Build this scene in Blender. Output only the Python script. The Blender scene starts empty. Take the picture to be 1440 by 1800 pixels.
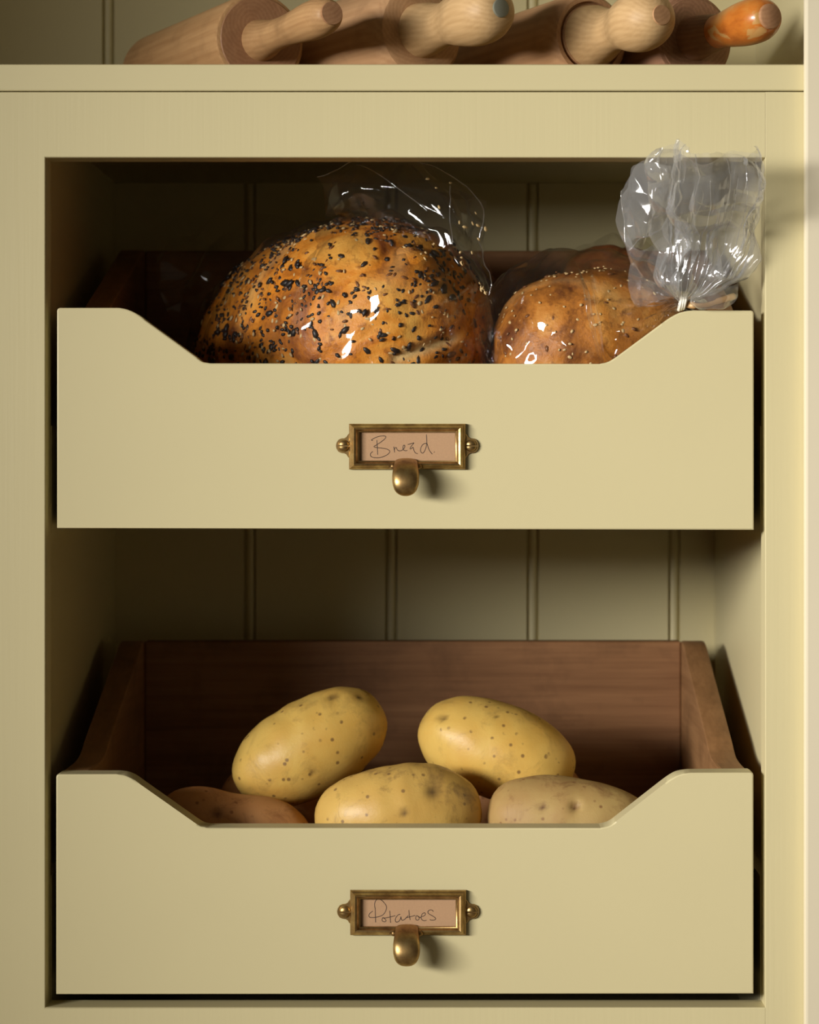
import bpy, bmesh, math, random
import numpy as np
from mathutils import Vector, Matrix, noise as mnoise

# ---------------------------------------------------------------- camera, light, exposure
SC = bpy.context.scene
COL = SC.collection
CAMD = 1.5                      # camera distance to the face frame plane (y = 0)
MM = 0.00035                    # metres per photo pixel on that plane
PX, PY = 800.0, 820.0           # principal point of the photograph
Z0 = 0.70                       # camera height above the floor

cam = bpy.data.cameras.new('camera')
camo = bpy.data.objects.new('camera', cam)
COL.objects.link(camo)
camo.location = (0, -CAMD, Z0)
camo.rotation_euler = (math.pi / 2, 0, 0)
cam.sensor_fit = 'HORIZONTAL'
cam.sensor_width = 36
cam.lens = 36 * (CAMD / MM) / 1440
cam.shift_x = -(PX - 720) / 1440
cam.shift_y = -(900 - PY) / 1440
cam.clip_start = 0.05
cam.dof.use_dof = True
cam.dof.focus_distance = CAMD + 0.02
cam.dof.aperture_fstop = 11
SC.camera = camo

world = bpy.data.worlds.new('world')
SC.world = world
world.use_nodes = True
bg = world.node_tree.nodes['Background']
bg.inputs[0].default_value = (1.0, 0.85, 0.58, 1)
bg.inputs[1].default_value = 0.085


def area_light(name, loc, target, sx, sy, power, color, spread=math.pi):
    d = bpy.data.lights.new(name, 'AREA')
    d.shape = 'RECTANGLE'
    d.size, d.size_y = sx, sy
    d.energy = power
    d.color = color
    d.spread = spread
    o = bpy.data.objects.new(name, d)
    COL.objects.link(o)
    o.location = loc
    o.rotation_euler = (Vector(target) - Vector(loc)).to_track_quat('-Z', 'Y').to_euler()
    return o


area_light('key_window_light', (-1.78, -1.58, Z0 + 0.29), (0.46, 0.0, Z0 - 0.07), 1.8, 0.34, 20.6, (1.0, 0.965, 0.91), math.radians(66))

SC.view_settings.view_transform = 'Standard'
SC.view_settings.look = 'None'
SC.view_settings.exposure = 0.0
SC.view_settings.gamma = 1.0
SC.view_settings.use_curve_mapping = False
SC.cycles.use_denoising = True
SC.cycles.transparent_max_bounces = 40
SC.cycles.max_bounces = 10
SC.cycles.caustics_reflective = False
SC.cycles.caustics_refractive = False

rng = np.random.default_rng(7)
random.seed(7)


# ---------------------------------------------------------------- helpers
def at(px, py, y):
    """world point seen at photo pixel (px, py) when it stands at depth y behind the face frame"""
    s = MM * (1 + y / CAMD)
    return Vector(((px - PX) * s, y, Z0 + (PY - py) * s))


def X(px, y=0.0):
    return (px - PX) * MM * (1 + y / CAMD)


def Zp(py, y=0.0):
    return Z0 + (PY - py) * MM * (1 + y / CAMD)


def root_loc(parent):
    v = Vector((0, 0, 0))
    while parent is not None:
        v = v + Vector(parent.location)
        parent = parent.parent
    return v


def link(name, me, mat=None, parent=None, smooth=False, local=False, bevel=0.0):
    if parent is not None and not local:
        me.transform(Matrix.Translation(-root_loc(parent)))
    if mat is not None:
        me.materials.append(mat)
    if smooth:
        me.polygons.foreach_set('use_smooth', [True] * len(me.polygons))
    o = bpy.data.objects.new(name, me)
    COL.objects.link(o)
    if parent is not None:
        o.parent = parent
    return o


def bm_link(name, bm, mat=None, parent=None, smooth=False, local=False):
    bmesh.ops.recalc_face_normals(bm, faces=bm.faces)
    me = bpy.data.meshes.new(name)
    bm.to_mesh(me)
    bm.free()
    return link(name, me, mat, parent, smooth, local)


def smooth_angle(o, deg=40):
    me = o.data
    me.polygons.foreach_set('use_smooth', [True] * len(me.polygons))
    try:
        me.set_sharp_from_angle(angle=math.radians(deg))
    except Exception:
        pass
    return o


def bevel_smooth(o):
    """smooth only the narrow bevel faces, keep the broad faces flat"""
    me = o.data
    smooth_angle(o, 35)
    for p in me.polygons:
        n = p.normal
        if len(p.vertices) > 6 or max(abs(n.x), abs(n.y), abs(n.z)) > 0.9999:
            p.use_smooth = False
    return o


def add_box(bm, x0, x1, y0, y1, z0, z1, bev=0.0, seg=2):
    b = bmesh.new()
    r = bmesh.ops.create_cube(b, size=1.0)
    for v in b.verts:
        v.co = Vector(((x0 + x1) / 2 + v.co.x * (x1 - x0), (y0 + y1) / 2 + v.co.y * (y1 - y0), (z0 + z1) / 2 + v.co.z * (z1 - z0)))
    if bev > 0:
        bmesh.ops.bevel(b, geom=list(b.edges), offset=bev, segments=seg, profile=0.5, affect='EDGES', clamp_overlap=True)
    tmp = bpy.data.meshes.new('tmp')
    b.to_mesh(tmp)
    b.free()
    bm.from_mesh(tmp)
    bpy.data.meshes.remove(tmp)


def box(name, x0, x1, y0, y1, z0, z1, mat, parent=None, bev=0.0):
    bm = bmesh.new()
    add_box(bm, x0, x1, y0, y1, z0, z1, bev)
    o = bm_link(name, bm, mat, parent)
    if bev:
        bevel_smooth(o)
    return o


def empty(name, loc, label, cat, group=None, rot=None):
    o = bpy.data.objects.new(name, None)
    COL.objects.link(o)
    o.location = loc
    if rot is not None:
        o.rotation_euler = rot
    o.empty_display_size = 0.05
    tag(o, label, cat, group)
    return o


def tag(o, label=None, cat=None, group=None, kind=None):
    if label:
        o['label'] = label
    if cat:
        o['category'] = cat
    if group:
        o['group'] = group
    if kind:
        o['kind'] = kind
    return o


def grid_mesh(name, P, close_u=False, cap_v=False):
    """P: (nu, nv, 3) grid -> mesh"""
    nu, nv = P.shape[:2]
    iu = np.arange(nu if close_u else nu - 1)
    iv = np.arange(nv - 1)
    a, b = np.meshgrid(iu, iv, indexing='ij')
    a2 = (a + 1) % nu
    F = np.stack([a * nv + b, a2 * nv + b, a2 * nv + b + 1, a * nv + b + 1], -1).reshape(-1, 4)
    me = bpy.data.meshes.new(name)
    faces = [tuple(int(i) for i in f) for f in F]
    if cap_v and close_u:
        faces.append(tuple(int(i * nv) for i in range(nu))[::-1])
        faces.append(tuple(int(i * nv + nv - 1) for i in range(nu)))
    me.from_pydata([tuple(p) for p in P.reshape(-1, 3).tolist()], [], faces)
    me.update()
    return me


def lathe(profile, n=48):
    """profile: list of (axis x, radius) -> bmesh turned round local X"""
    bm = bmesh.new()
    rings = []
    for (x, r) in profile:
        if r < 1e-6:
            rings.append([bm.verts.new((x, 0, 0))])
        else:
            rings.append([bm.verts.new((x, r * math.cos(2 * math.pi * k / n), r * math.sin(2 * math.pi * k / n))) for k in range(n)])
    for A, B in zip(rings, rings[1:]):
        for k in range(n):
            k2 = (k + 1) % n
            if len(A) == 1 and len(B) == 1:
                continue
            if len(A) == 1:
                bm.faces.new((A[0], B[k2], B[k]))
            elif len(B) == 1:
                bm.faces.new((A[k], A[k2], B[0]))
            else:
                bm.faces.new((A[k], A[k2], B[k2], B[k]))
    return bm


def spline(pts, n):
    """Catmull-Rom through pts -> n samples (numpy)"""
    p = np.asarray(pts, float)
    m = len(p)
    t = np.linspace(0, m - 1, n)
    i = np.clip(t.astype(int), 0, m - 2)
    f = (t - i)[:, None]
    p0, p1, p2, p3 = p[np.clip(i - 1, 0, m - 1)], p[i], p[i + 1], p[np.clip(i + 2, 0, m - 1)]
    return 0.5 * ((2 * p1) + (-p0 + p2) * f + (2 * p0 - 5 * p1 + 4 * p2 - p3) * f ** 2 + (-p0 + 3 * p1 - 3 * p2 + p3) * f ** 3)


def waves(P, seed, scale, n=7):
    """smooth pseudo-noise, sum of sines, in about -1..1"""
    r = np.random.default_rng(seed)
    out = np.zeros(P.shape[:-1])
    for k in range(n):
        d = r.normal(size=3)
        d /= np.linalg.norm(d)
        out += np.sin(P @ d * (2 * math.pi / scale) * r.uniform(0.6, 1.7) + r.uniform(0, 6.28))
    return out / math.sqrt(n) / 1.2


def creases(P, seed, lams, amps, warp=0.35):
    """folded sheet: triangle waves in random directions -> flat facets with sharp folds"""
    r = np.random.default_rng(seed)
    out = np.zeros(P.shape[:-1])
    for lam, amp in zip(lams, amps):
        d = r.normal(size=3)
        d /= np.linalg.norm(d)
        ph = P @ d / lam + warp * waves(P, int(r.integers(1 << 30)), lam * 4, 4) + r.uniform()
        out += amp * (2 * np.abs(2 * (ph - np.floor(ph + 0.5))) - 1)
    return out


def grid_normals(P, close_u):
    du = (np.roll(P, -1, 0) - np.roll(P, 1, 0)) if close_u else np.gradient(P, axis=0)
    dv = np.gradient(P, axis=1)
    n = np.cross(du, dv)
    return n / np.maximum(np.linalg.norm(n, axis=-1, keepdims=True), 1e-12)


# ---------------------------------------------------------------- materials
def new_mat(name):
    m = bpy.data.materials.new(name)
    m.use_nodes = True
    nt = m.node_tree
    nt.nodes.clear()
    out = nt.nodes.new('ShaderNodeOutputMaterial')
    return m, nt, out


def N(nt, typ, **kw):
    n = nt.nodes.new(typ)
    for k, v in kw.items():
        if k.startswith('i_'):
            n.inputs[k[2:].replace('_', ' ')].default_value = v
        else:
            setattr(n, k, v)
    return n


def ramp(nt, fac, stops):
    r = nt.nodes.new('ShaderNodeValToRGB')
    e = r.color_ramp.elements
    while len(e) < len(stops):
        e.new(0.5)
    for k, (p, c) in enumerate(stops):
        e[k].position = p
        e[k].color = (c[0], c[1], c[2], 1) if not isinstance(c, (int, float)) else (c, c, c, 1)
    nt.links.new(fac, r.inputs[0])
    return r


def mixc(nt, fac, a, b, mode='MIX'):
    m = nt.nodes.new('ShaderNodeMix')
    m.data_type = 'RGBA'
    m.blend_type = mode
    for inp, v in ((m.inputs[0], fac), (m.inputs[6], a), (m.inputs[7], b)):
        if hasattr(v, 'links'):
            nt.links.new(v, inp)
        elif isinstance(v, (int, float)):
            inp.default_value = v
        else:
            inp.default_value = (v[0], v[1], v[2], 1)
    return m.outputs[2]


def coords(nt, scale=(1, 1, 1), rot=(0, 0, 0), loc=(0, 0, 0)):
    tc = nt.nodes.new('ShaderNodeTexCoord')
    mp = nt.nodes.new('ShaderNodeMapping')
    mp.inputs['Scale'].default_value = scale
    mp.inputs['Rotation'].default_value = rot
    mp.inputs['Location'].default_value = loc
    nt.links.new(tc.outputs['Object'], mp.inputs[0])
    return mp.outputs[0]


def noise_tex(nt, vec, scale, detail=3, rough=0.5, dist=0.0):
    n = nt.nodes.new('ShaderNodeTexNoise')
    n.inputs['Scale'].default_value = scale
    n.inputs['Detail'].default_value = detail
    n.inputs['Roughness'].default_value = rough
    n.inputs['Distortion'].default_value = dist
    nt.links.new(vec, n.inputs['Vector'])
    return n.outputs[0]


def bump(nt, h, strength, dist, normal=None):
    b = nt.nodes.new('ShaderNodeBump')
    b.inputs['Strength'].default_value = strength
    b.inputs['Distance'].default_value = dist
    nt.links.new(h, b.inputs['Height'])
    if normal is not None:
        nt.links.new(normal, b.inputs['Normal'])
    return b.outputs[0]


def principled(nt, out, color=None, rough=0.5, metallic=0.0, normal=None, **kw):
    p = nt.nodes.new('ShaderNodeBsdfPrincipled')
    if color is not None:
        if hasattr(color, 'links'):
            nt.links.new(color, p.inputs['Base Color'])
        else:
            p.inputs['Base Color'].default_value = (*color, 1)
    if hasattr(rough, 'links'):
        nt.links.new(rough, p.inputs['Roughness'])
    else:
        p.inputs['Roughness'].default_value = rough
    p.inputs['Metallic'].default_value = metallic
    if normal is not None:
        nt.links.new(normal, p.inputs['Normal'])
    for k, v in kw.items():
        p.inputs[k.replace('_', ' ')].default_value = v
    nt.links.new(p.outputs[0], out.inputs[0])
    return p


def mat_paint(name, col, rough=0.42, brush=None):
    m, nt, out = new_mat(name)
    v = coords(nt)
    n1 = noise_tex(nt, v, 9, 3)
    c = mixc(nt, n1, tuple(x * 0.97 for x in col), tuple(min(1, x * 1.03) for x in col))
    sc = (400, 400, 9) if brush == 'z' else ((9, 400, 400) if brush == 'x' else (160, 160, 160))
    n2 = noise_tex(nt, coords(nt, sc), 1.0, 2)
    nr = bump(nt, n2, 0.06 if brush else 0.035, 0.001)
    principled(nt, out, c, rough, normal=nr, Specular_IOR_Level=0.35)
    return m


PAINT = (0.62, 0.545, 0.312)
M_paint = mat_paint('painted_timber', PAINT)
M_paint_v = mat_paint('painted_timber_upright', PAINT, brush='z')
M_paint_h = mat_paint('painted_timber_level', PAINT, brush='x')
M_wall = mat_paint('cream_wall_paint', (0.66, 0.59, 0.43), 0.6)


def mat_wood(name, dark, light, grain_axis=0, scale=1.0, rough=0.5, rings=False, bumpy=0.12):
    m, nt, out = new_mat(name)
    s = [70 * scale] * 3
    s[grain_axis] = 3.5 * scale
    v = coords(nt, tuple(s))
    n1 = noise_tex(nt, v, 1.0, 5, 0.6, 0.4)
    s2 = [420 * scale] * 3
    s2[grain_axis] = 14 * scale
    n2 = noise_tex(nt, coords(nt, tuple(s2)), 1.0, 3, 0.6)
    f = mixc(nt, 0.35, n1, n2)
    if rings:
        w = nt.nodes.new('ShaderNodeTexWave')
        w.wave_type = 'RINGS'
        w.rings_direction = 'X'
        w.inputs['Scale'].default_value = 120
        w.inputs['Distortion'].default_value = 3.0
        w.inputs['Detail'].default_value = 2
        w.inputs['Detail Scale'].default_value = 1.2
        nt.links.new(coords(nt, (0.15, 1, 1), loc=(0, 0.006, -0.011)), w.inputs['Vector'])
        f = mixc(nt, 0.10, f, w.outputs[0])
    c = ramp(nt, f, [(0.28, dark), (0.72, light)]).outputs[0]
    blotch = noise_tex(nt, coords(nt, (1, 1, 1)), 28, 4, 0.6)
    c = mixc(nt, ramp(nt, blotch, [(0.5, 0.0), (0.78, 0.55)]).outputs[0], c, tuple(x * 0.55 for x in dark))
    nr = bump(nt, f, bumpy, 0.002)
    principled(nt, out, c, rough, normal=nr, Specular_IOR_Level=0.3)
    return m


M_oak_x = mat_wood('oak_grain_across', (0.17, 0.075, 0.030), (0.34, 0.17, 0.075), 0)
M_oak_y = mat_wood('oak_grain_along', (0.20, 0.095, 0.036), (0.38, 0.20, 0.085), 1)
M_pin = [
    mat_wood('beech_wood', (0.38, 0.20, 0.082), (0.60, 0.36, 0.165), 0, rings=True),
    mat_wood('pale_sycamore_wood', (0.40, 0.215, 0.10), (0.60, 0.36, 0.185), 0, rings=True),
    mat_wood('honey_wood', (0.34, 0.175, 0.08), (0.54, 0.31, 0.155), 0, rings=True),
    mat_wood('weathered_pinkish_wood', (0.19, 0.09, 0.05), (0.34, 0.18, 0.10), 0, rings=True, bumpy=0.3),
]
M_endgrain = mat_wood('reddish_end_grain', (0.30, 0.145, 0.070), (0.46, 0.25, 0.125), 0, rings=True)
M_cream_knob = mat_wood('pale_worn_handle_wood', (0.45, 0.275, 0.12), (0.66, 0.44, 0.22), 0, rings=True)


def mat_varnish():
    m, nt, out = new_mat('chipped_orange_varnish')
    n1 = noise_tex(nt, coords(nt, (30, 60, 60)), 1.0, 4, 0.6)
    c = ramp(nt, n1, [(0.3, (0.25, 0.055, 0.010)), (0.52, (0.50, 0.15, 0.02)), (0.75, (0.52, 0.24, 0.05))]).outputs[0]
    n2 = noise_tex(nt, coords(nt, (60, 90, 90), loc=(3, 1, 0)), 1.0, 3, 0.5, 0.6)
    c = mixc(nt, ramp(nt, n2, [(0.62, 0.0), (0.66, 0.9)]).outputs[0], c, (0.50, 0.28, 0.09))
    principled(nt, out, c, 0.28, Coat_Weight=0.3)
    return m


M_varnish = mat_varnish()


def mat_simple(name, col, rough=0.5, metallic=0.0, noise_amt=0.15, nscale=60, bmp=0.0, **kw):
    m, nt, out = new_mat(name)
    n1 = noise_tex(nt, coords(nt), nscale, 4, 0.6)
    c = mixc(nt, n1, tuple(x * (1 - noise_amt) for x in col), tuple(min(1, x * (1 + noise_amt)) for x in col))
    nr = bump(nt, n1, bmp, 0.002) if bmp else None
    principled(nt, out, c, rough, metallic, normal=nr, **kw)
    return m


def mat_brass():
    m, nt, out = new_mat('aged_brass')
    n1 = noise_tex(nt, coords(nt), 140, 4, 0.6)
    c = ramp(nt, n1, [(0.3, (0.24, 0.14, 0.058)), (0.55, (0.44, 0.29, 0.115)), (0.8, (0.64, 0.48, 0.23))]).outputs[0]
    r = ramp(nt, n1, [(0.3, 0.46), (0.75, 0.33)]).outputs[0]
    nr = bump(nt, noise_tex(nt, coords(nt), 900, 2), 0.04, 0.0005)
    principled(nt, out, c, r, 1.0, normal=nr)
    return m


M_brass = mat_brass()
M_card = mat_simple('brown_card', (0.47, 0.28, 0.15), 0.8, noise_amt=0.12, nscale=900)
M_ink = mat_simple('brown_black_ink', (0.035, 0.018, 0.010), 0.6)
M_black = mat_simple('black_steel', (0.018, 0.018, 0.017), 0.4, 0.4)
M_dowel = mat_simple('grey_steel_dowel', (0.20, 0.20, 0.15), 0.6, 0.25)
M_floor = mat_simple('floor_stone', (0.30, 0.25, 0.18), 0.7, nscale=6)
M_tie = mat_simple('gold_paper_tie', (0.42, 0.24, 0.09), 0.45, 0.2)
M_tie_white = mat_simple('white_tie_wrap', (0.85, 0.80, 0.68), 0.4)
M_seed_black = mat_simple('black_seed', (0.020, 0.014, 0.012), 0.45, nscale=400)
M_seed_pale = mat_simple('sesame_seed', (0.66, 0.47, 0.22), 0.5, nscale=300)
M_seed_brown = mat_simple('brown_linseed', (0.20, 0.075, 0.022), 0.4, nscale=300)


def mat_bread(name, dark, mid, light, flour=0.0):
    m, nt, out = new_mat(name)
    n1 = noise_tex(nt, coords(nt), 26, 5, 0.62, 0.6)
    c = ramp(nt, n1, [(0.33, dark), (0.50, mid), (0.70, light)]).outputs[0]
    n2 = noise_tex(nt, coords(nt), 150, 4, 0.65)
    c = mixc(nt, ramp(nt, n2, [(0.53, 0.0), (0.70, 0.75)]).outputs[0], c, dark)
    at_ = nt.nodes.new('ShaderNodeAttribute')
    at_.attribute_name = 'torn'
    c = mixc(nt, at_.outputs['Fac'], c, (0.86, 0.62, 0.28))
    at2 = nt.nodes.new('ShaderNodeAttribute')
    at2.attribute_name = 'baked'
    c = mixc(nt, at2.outputs['Fac'], c, dark)
    n3 = noise_tex(nt, coords(nt), 420, 3, 0.6)
    nr = bump(nt, n3, 0.25, 0.0012, bump(nt, n2, 0.35, 0.002))
    principled(nt, out, c, 0.45, normal=nr, Specular_IOR_Level=0.28)
    return m


M_loaf = mat_bread('seeded_bread_crust', (0.22, 0.055, 0.010), (0.78, 0.27, 0.024), (0.95, 0.50, 0.10))
M_loaf2 = mat_bread('brown_bread_crust', (0.13, 0.036, 0.008), (0.52, 0.19, 0.028), (0.76, 0.38, 0.09))
M_loaf3 = mat_bread('dark_bread_crust', (0.10, 0.022, 0.006), (0.26, 0.075, 0.016), (0.40, 0.15, 0.04))


def mat_potato(name, base, alt, spot, dirt=0.35, rough=0.42):
    m, nt, out = new_mat(name)
    n1 = noise_tex(nt, coords(nt), 32, 4, 0.55, 0.3)
    c = mixc(nt, ramp(nt, n1, [(0.35, 0.0), (0.7, 1.0)]).outputs[0], base, alt)
    v = nt.nodes.new('ShaderNodeTexVoronoi')
    v.inputs['Scale'].default_value = 150
    v.inputs['Randomness'].default_value = 1.0
    nt.links.new(coords(nt), v.inputs['Vector'])
    d = ramp(nt, v.outputs['Distance'], [(0.13, 1.0), (0.24, 0.0)]).outputs[0]
    keep = ramp(nt, noise_tex(nt, coords(nt, loc=(0.3, 0.1, 0.7)), 90, 2), [(0.46, 0.0), (0.54, 0.85)]).outputs[0]
    f = mixc(nt, 1.0, d, keep, 'MULTIPLY')
    c = mixc(nt, f, c, spot)
    scuff = noise_tex(nt, coords(nt, (1, 1, 1), loc=(1, 2, 3)), 45, 6, 0.72, 0.5)
    c = mixc(nt, ramp(nt, scuff, [(0.52, 0.0), (0.70, dirt)]).outputs[0], c, spot)
    a = nt.nodes.new('ShaderNodeAttribute')
    a.attribute_name = 'eye'
    c = mixc(nt, a.outputs['Fac'], c, tuple(x * 0.6 for x in spot))
    fine = noise_tex(nt, coords(nt), 500, 3, 0.6)
    nr = bump(nt, fine, 0.10, 0.001, bump(nt, scuff, 0.15, 0.002))
    principled(nt, out, c, rough, normal=nr, Specular_IOR_Level=0.45, Subsurface_Weight=0.06,
               Subsurface_Radius=(0.006, 0.004, 0.002), Subsurface_Scale=0.5)
    return m


M_potato = mat_potato('yellow_potato_skin', (0.78, 0.52, 0.13), (0.70, 0.41, 0.085), (0.22, 0.115, 0.04), 0.42)
M_potato_m = mat_potato('mottled_potato_skin', (0.70, 0.45, 0.12), (0.62, 0.37, 0.09), (0.24, 0.135, 0.05), 0.75)
M_potato_d = mat_potato('dusty_potato_skin', (0.43, 0.265, 0.095), (0.50, 0.35, 0.125), (0.22, 0.095, 0.035), 0.85, 0.6)
M_potato_b = mat_potato('brown_potato_skin', (0.52, 0.23, 0.075), (0.60, 0.29, 0.10), (0.24, 0.085, 0.025), 0.7, 0.6)


def mat_film(name, haze, rough=0.07, lo=0.05, hi=0.75, power=3.0):
    m, nt, out = new_mat(name)
    lw = nt.nodes.new('ShaderNodeLayerWeight')
    lw.inputs[0].default_value = 0.5
    pw = N(nt, 'ShaderNodeMath', operation='POWER')
    nt.links.new(lw.outputs['Facing'], pw.inputs[0])
    pw.inputs[1].default_value = power
    mr = N(nt, 'ShaderNodeMapRange')
    nt.links.new(pw.outputs[0], mr.inputs[0])
    mr.inputs[3].default_value = lo
    mr.inputs[4].default_value = hi
    tr = nt.nodes.new('ShaderNodeBsdfTransparent')
    tr.inputs[0].default_value = (0.985, 0.985, 0.98, 1)
    gl = nt.nodes.new('ShaderNodeBsdfGlossy')
    gl.inputs['Color'].default_value = (0.96, 0.97, 1.0, 1)
    gl.inputs['Roughness'].default_value = rough
    nb = bump(nt, noise_tex(nt, coords(nt, (1, 1, 1)), 38, 2, 0.5, 0.8), 0.12, 0.004)
    nt.links.new(nb, gl.inputs['Normal'])
    m1 = nt.nodes.new('ShaderNodeMixShader')
    nt.links.new(mr.outputs[0], m1.inputs[0])
    nt.links.new(tr.outputs[0], m1.inputs[1])
    nt.links.new(gl.outputs[0], m1.inputs[2])
    df = nt.nodes.new('ShaderNodeBsdfDiffuse')
    df.inputs[0].default_value = (0.85, 0.86, 0.88, 1)
    tl = nt.nodes.new('ShaderNodeBsdfTranslucent')
    tl.inputs[0].default_value = (0.85, 0.86, 0.88, 1)
    m0 = nt.nodes.new('ShaderNodeMixShader')
    nt.links.new(df.outputs[0], m0.inputs[1])
    nt.links.new(tl.outputs[0], m0.inputs[2])
    m2 = nt.nodes.new('ShaderNodeMixShader')
    m2.inputs[0].default_value = haze
    nt.links.new(m1.outputs[0], m2.inputs[1])
    nt.links.new(m0.outputs[0], m2.inputs[2])
    nt.links.new(m2.outputs[0], out.inputs[0])
    return m


M_film = mat_film('clear_cellophane', 0.008, 0.06, 0.042, 0.8, 2.6)
M_edge_glint = mat_film('edge_glint_film', 0.10, 0.12, 0.20, 0.9, 1.5)  # more reflective film for the added edge lines and highlight streaks
M_film_hazy = mat_film('crumpled_cellophane', 0.15, 0.08, 0.06, 0.8, 2.2)

# ---------------------------------------------------------------- the setting
BACK = 0.365                     # front of the boarded back, behind the face frame
XWALL = X(1412)                 # edge of the wall that stands a little proud beside the cabinet
tag(box('floor', -1.6, 1.4, -2.6, 0.60, -0.05, 0.0, M_floor), kind='structure')
tag(box('wall_back', -1.6, 1.4, 0.42, 0.50, 0.0, 2.3, M_wall), kind='structure')
tag(box('light_block_wall_left', -0.90, -0.795, -0.48, -0.0005, 0.0, 2.3, M_wall, bev=0.001), kind='structure')  # unseen return wall, added to block key light and darken the left side
tag(box('wall_right', XWALL, XWALL + 0.30, -0.008, -0.0007, 0.0, 2.3, M_wall, bev=0.002), kind='structure')

# ---------------------------------------------------------------- larder cabinet
cab = empty('larder_cabinet', (0, 0.02, 0.0), 'yellow painted larder cabinet with face frame and boarded back around both drawers', 'cabinet')
TF = 0.021                      # face frame thickness
OL, OR, OT, OB = X(79.5), X(1345.5), Zp(277), Zp(1771)
ZT = Zp(113)                    # worktop upper face
ZR = Zp(161.5)                  # top of the cabinet's upper rail
bm = bmesh.new()
f = bm.faces.new([bm.verts.new((a, 0, c)) for a, c in ((-0.79, ZR), (OR, ZR), (OR, OT), (OL, OT), (OL, OB), (OR, OB), (OR, OB - 0.13), (-0.79, OB - 0.13))])
for g in bmesh.ops.extrude_face_region(bm, geom=[f])['geom']:
    if isinstance(g, bmesh.types.BMVert):
        g.co.y = TF
ed = [e for e in bm.edges if all(abs(v.co.y) < 1e-7 for v in e.verts) and not all(abs(v.co.x - OR) < 1e-7 for v in e.verts)]
bmesh.ops.bevel(bm, geom=ed, offset=0.0007, segments=2, profile=0.5, affect='EDGES')
bevel_smooth(bm_link('face_frame', bm, M_paint_v, cab))
box('stile', OR + 0.00005, 0.235, 0, TF, OB - 0.13, ZR, M_paint_v, cab, 0.0004)
box('plinth', -0.79, 0.235, 0.03, 0.05, 0.0, OB - 0.131, M_paint, cab)
IL, IR = OL - 0.0075, OR + 0.0075
box('side_panel', IL - 0.018, IL, TF + 0.0005, BACK - 0.0005, 0.1, ZR, M_paint, cab)
box('side_panel', IR, IR + 0.018, TF + 0.0005, BACK - 0.0005, 0.1, ZR, M_paint, cab)
box('upper_side_panel', X(1459), X(1459) + 0.018, 0.0, BACK - 0.0005, ZT + 0.0005, ZT + 0.55, M_paint, cab)
box('upper_side_panel', -0.80, -0.7905, 0.0, BACK - 0.0005, ZT + 0.0005, ZT + 0.55, M_paint, cab)
box('cabinet_floor', IL, IR, TF + 0.0005, BACK - 0.0005, OB - 0.042, OB - 0.024, M_paint, cab)
box('cabinet_ceiling', IL, IR, TF + 0.0005, BACK - 0.0005, ZR - 0.0137, ZR - 0.002, M_paint, cab)
# packing battens that carry the runners
for zt, zb in ((Zp(748), Zp(938)), (Zp(1550), OB - 0.024)):
    box('runner_batten', IL + 0.0002, OL + 0.0002, TF + 0.001, BACK - 0.002, zb, zt, M_paint, cab)
    box('runner_batten', OR - 0.0002, IR - 0.0002, TF + 0.001, BACK - 0.002, zb, zt, M_paint, cab)

# tongue and groove back, one board after the other
PITCH = 248.8 * MM * (1 + BACK / CAMD)
BX0 = X(190.5, BACK)


def board_mesh():
    g = 0.0039
    prof = [(-g - 0.0009, 0.0), (-g - 0.0002, 0.0032), (-g + 0.0006, 0.0032)]
    for k in range(0, 9):
        a = math.pi * k / 8
        prof.append((-math.cos(a) * (g - 0.0008), 0.0026 - math.sin(a) * 0.0026))
    prof += [(g - 0.0006, 0.0032), (g + 0.0002, 0.0032), (g + 0.0009, 0.0)]
    prof += [(PITCH - g - 0.001, 0.0), (PITCH - g - 0.001, 0.012), (-g - 0.0009, 0.012)]
    bm = bmesh.new()
    lo = [bm.verts.new((x, y, 0.0)) for x, y in prof]
    hi = [bm.verts.new((x, y, ZT + 0.55)) for x, y in prof]
    n = len(prof)
    for k in range(n):
        bm.faces.new((lo[k], lo[(k + 1) % n], hi[(k + 1) % n], hi[k]))
    bm.faces.new(lo)
    bm.faces.new(hi)
    bmesh.ops.recalc_face_normals(bm, faces=bm.faces)
    me = bpy.data.meshes.new('back_board')
    bm.to_mesh(me)
    bm.free()
    me.materials.append(M_paint)
    return me


bme = board_mesh()
for k in range(-5, 5):
    o = bpy.data.objects.new('back_board', bme)
    COL.objects.link(o)
    o.parent = cab
    o.location = (BX0 + k * PITCH, BACK - 0.02, 0)

# worktop that the rolling pins lie on
wt = box('worktop', -0.79, X(1459) - 0.0005, -0.0006, BACK - 0.0005, Zp(160.2), ZT, M_paint_h, None, 0.0009)
tag(wt, 'yellow painted shelf board above the drawers with four rolling pins lying on it', 'shelf')


# ---------------------------------------------------------------- drawers
def front_outline(cx0, cx1, tl, tr, bl, br, notch_l, notch_r, nb):
    """photo-pixel outline of a drawer front; notch_* are the traced shoulder curves"""
    pts = [(cx0, bl), (cx0, tl + 5), (cx0 + 1.2, tl + 1.6), (cx0 + 5, tl)]
    pts += notch_l
    pts += notch_r
    pts += [(cx1 - 5, tr), (cx1 - 1.2, tr + 1.6), (cx1, tr + 5), (cx1, br)]
    return pts


def dense(seq, k):
    a = spline(seq, k)
    return [tuple(p) for p in a]


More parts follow.
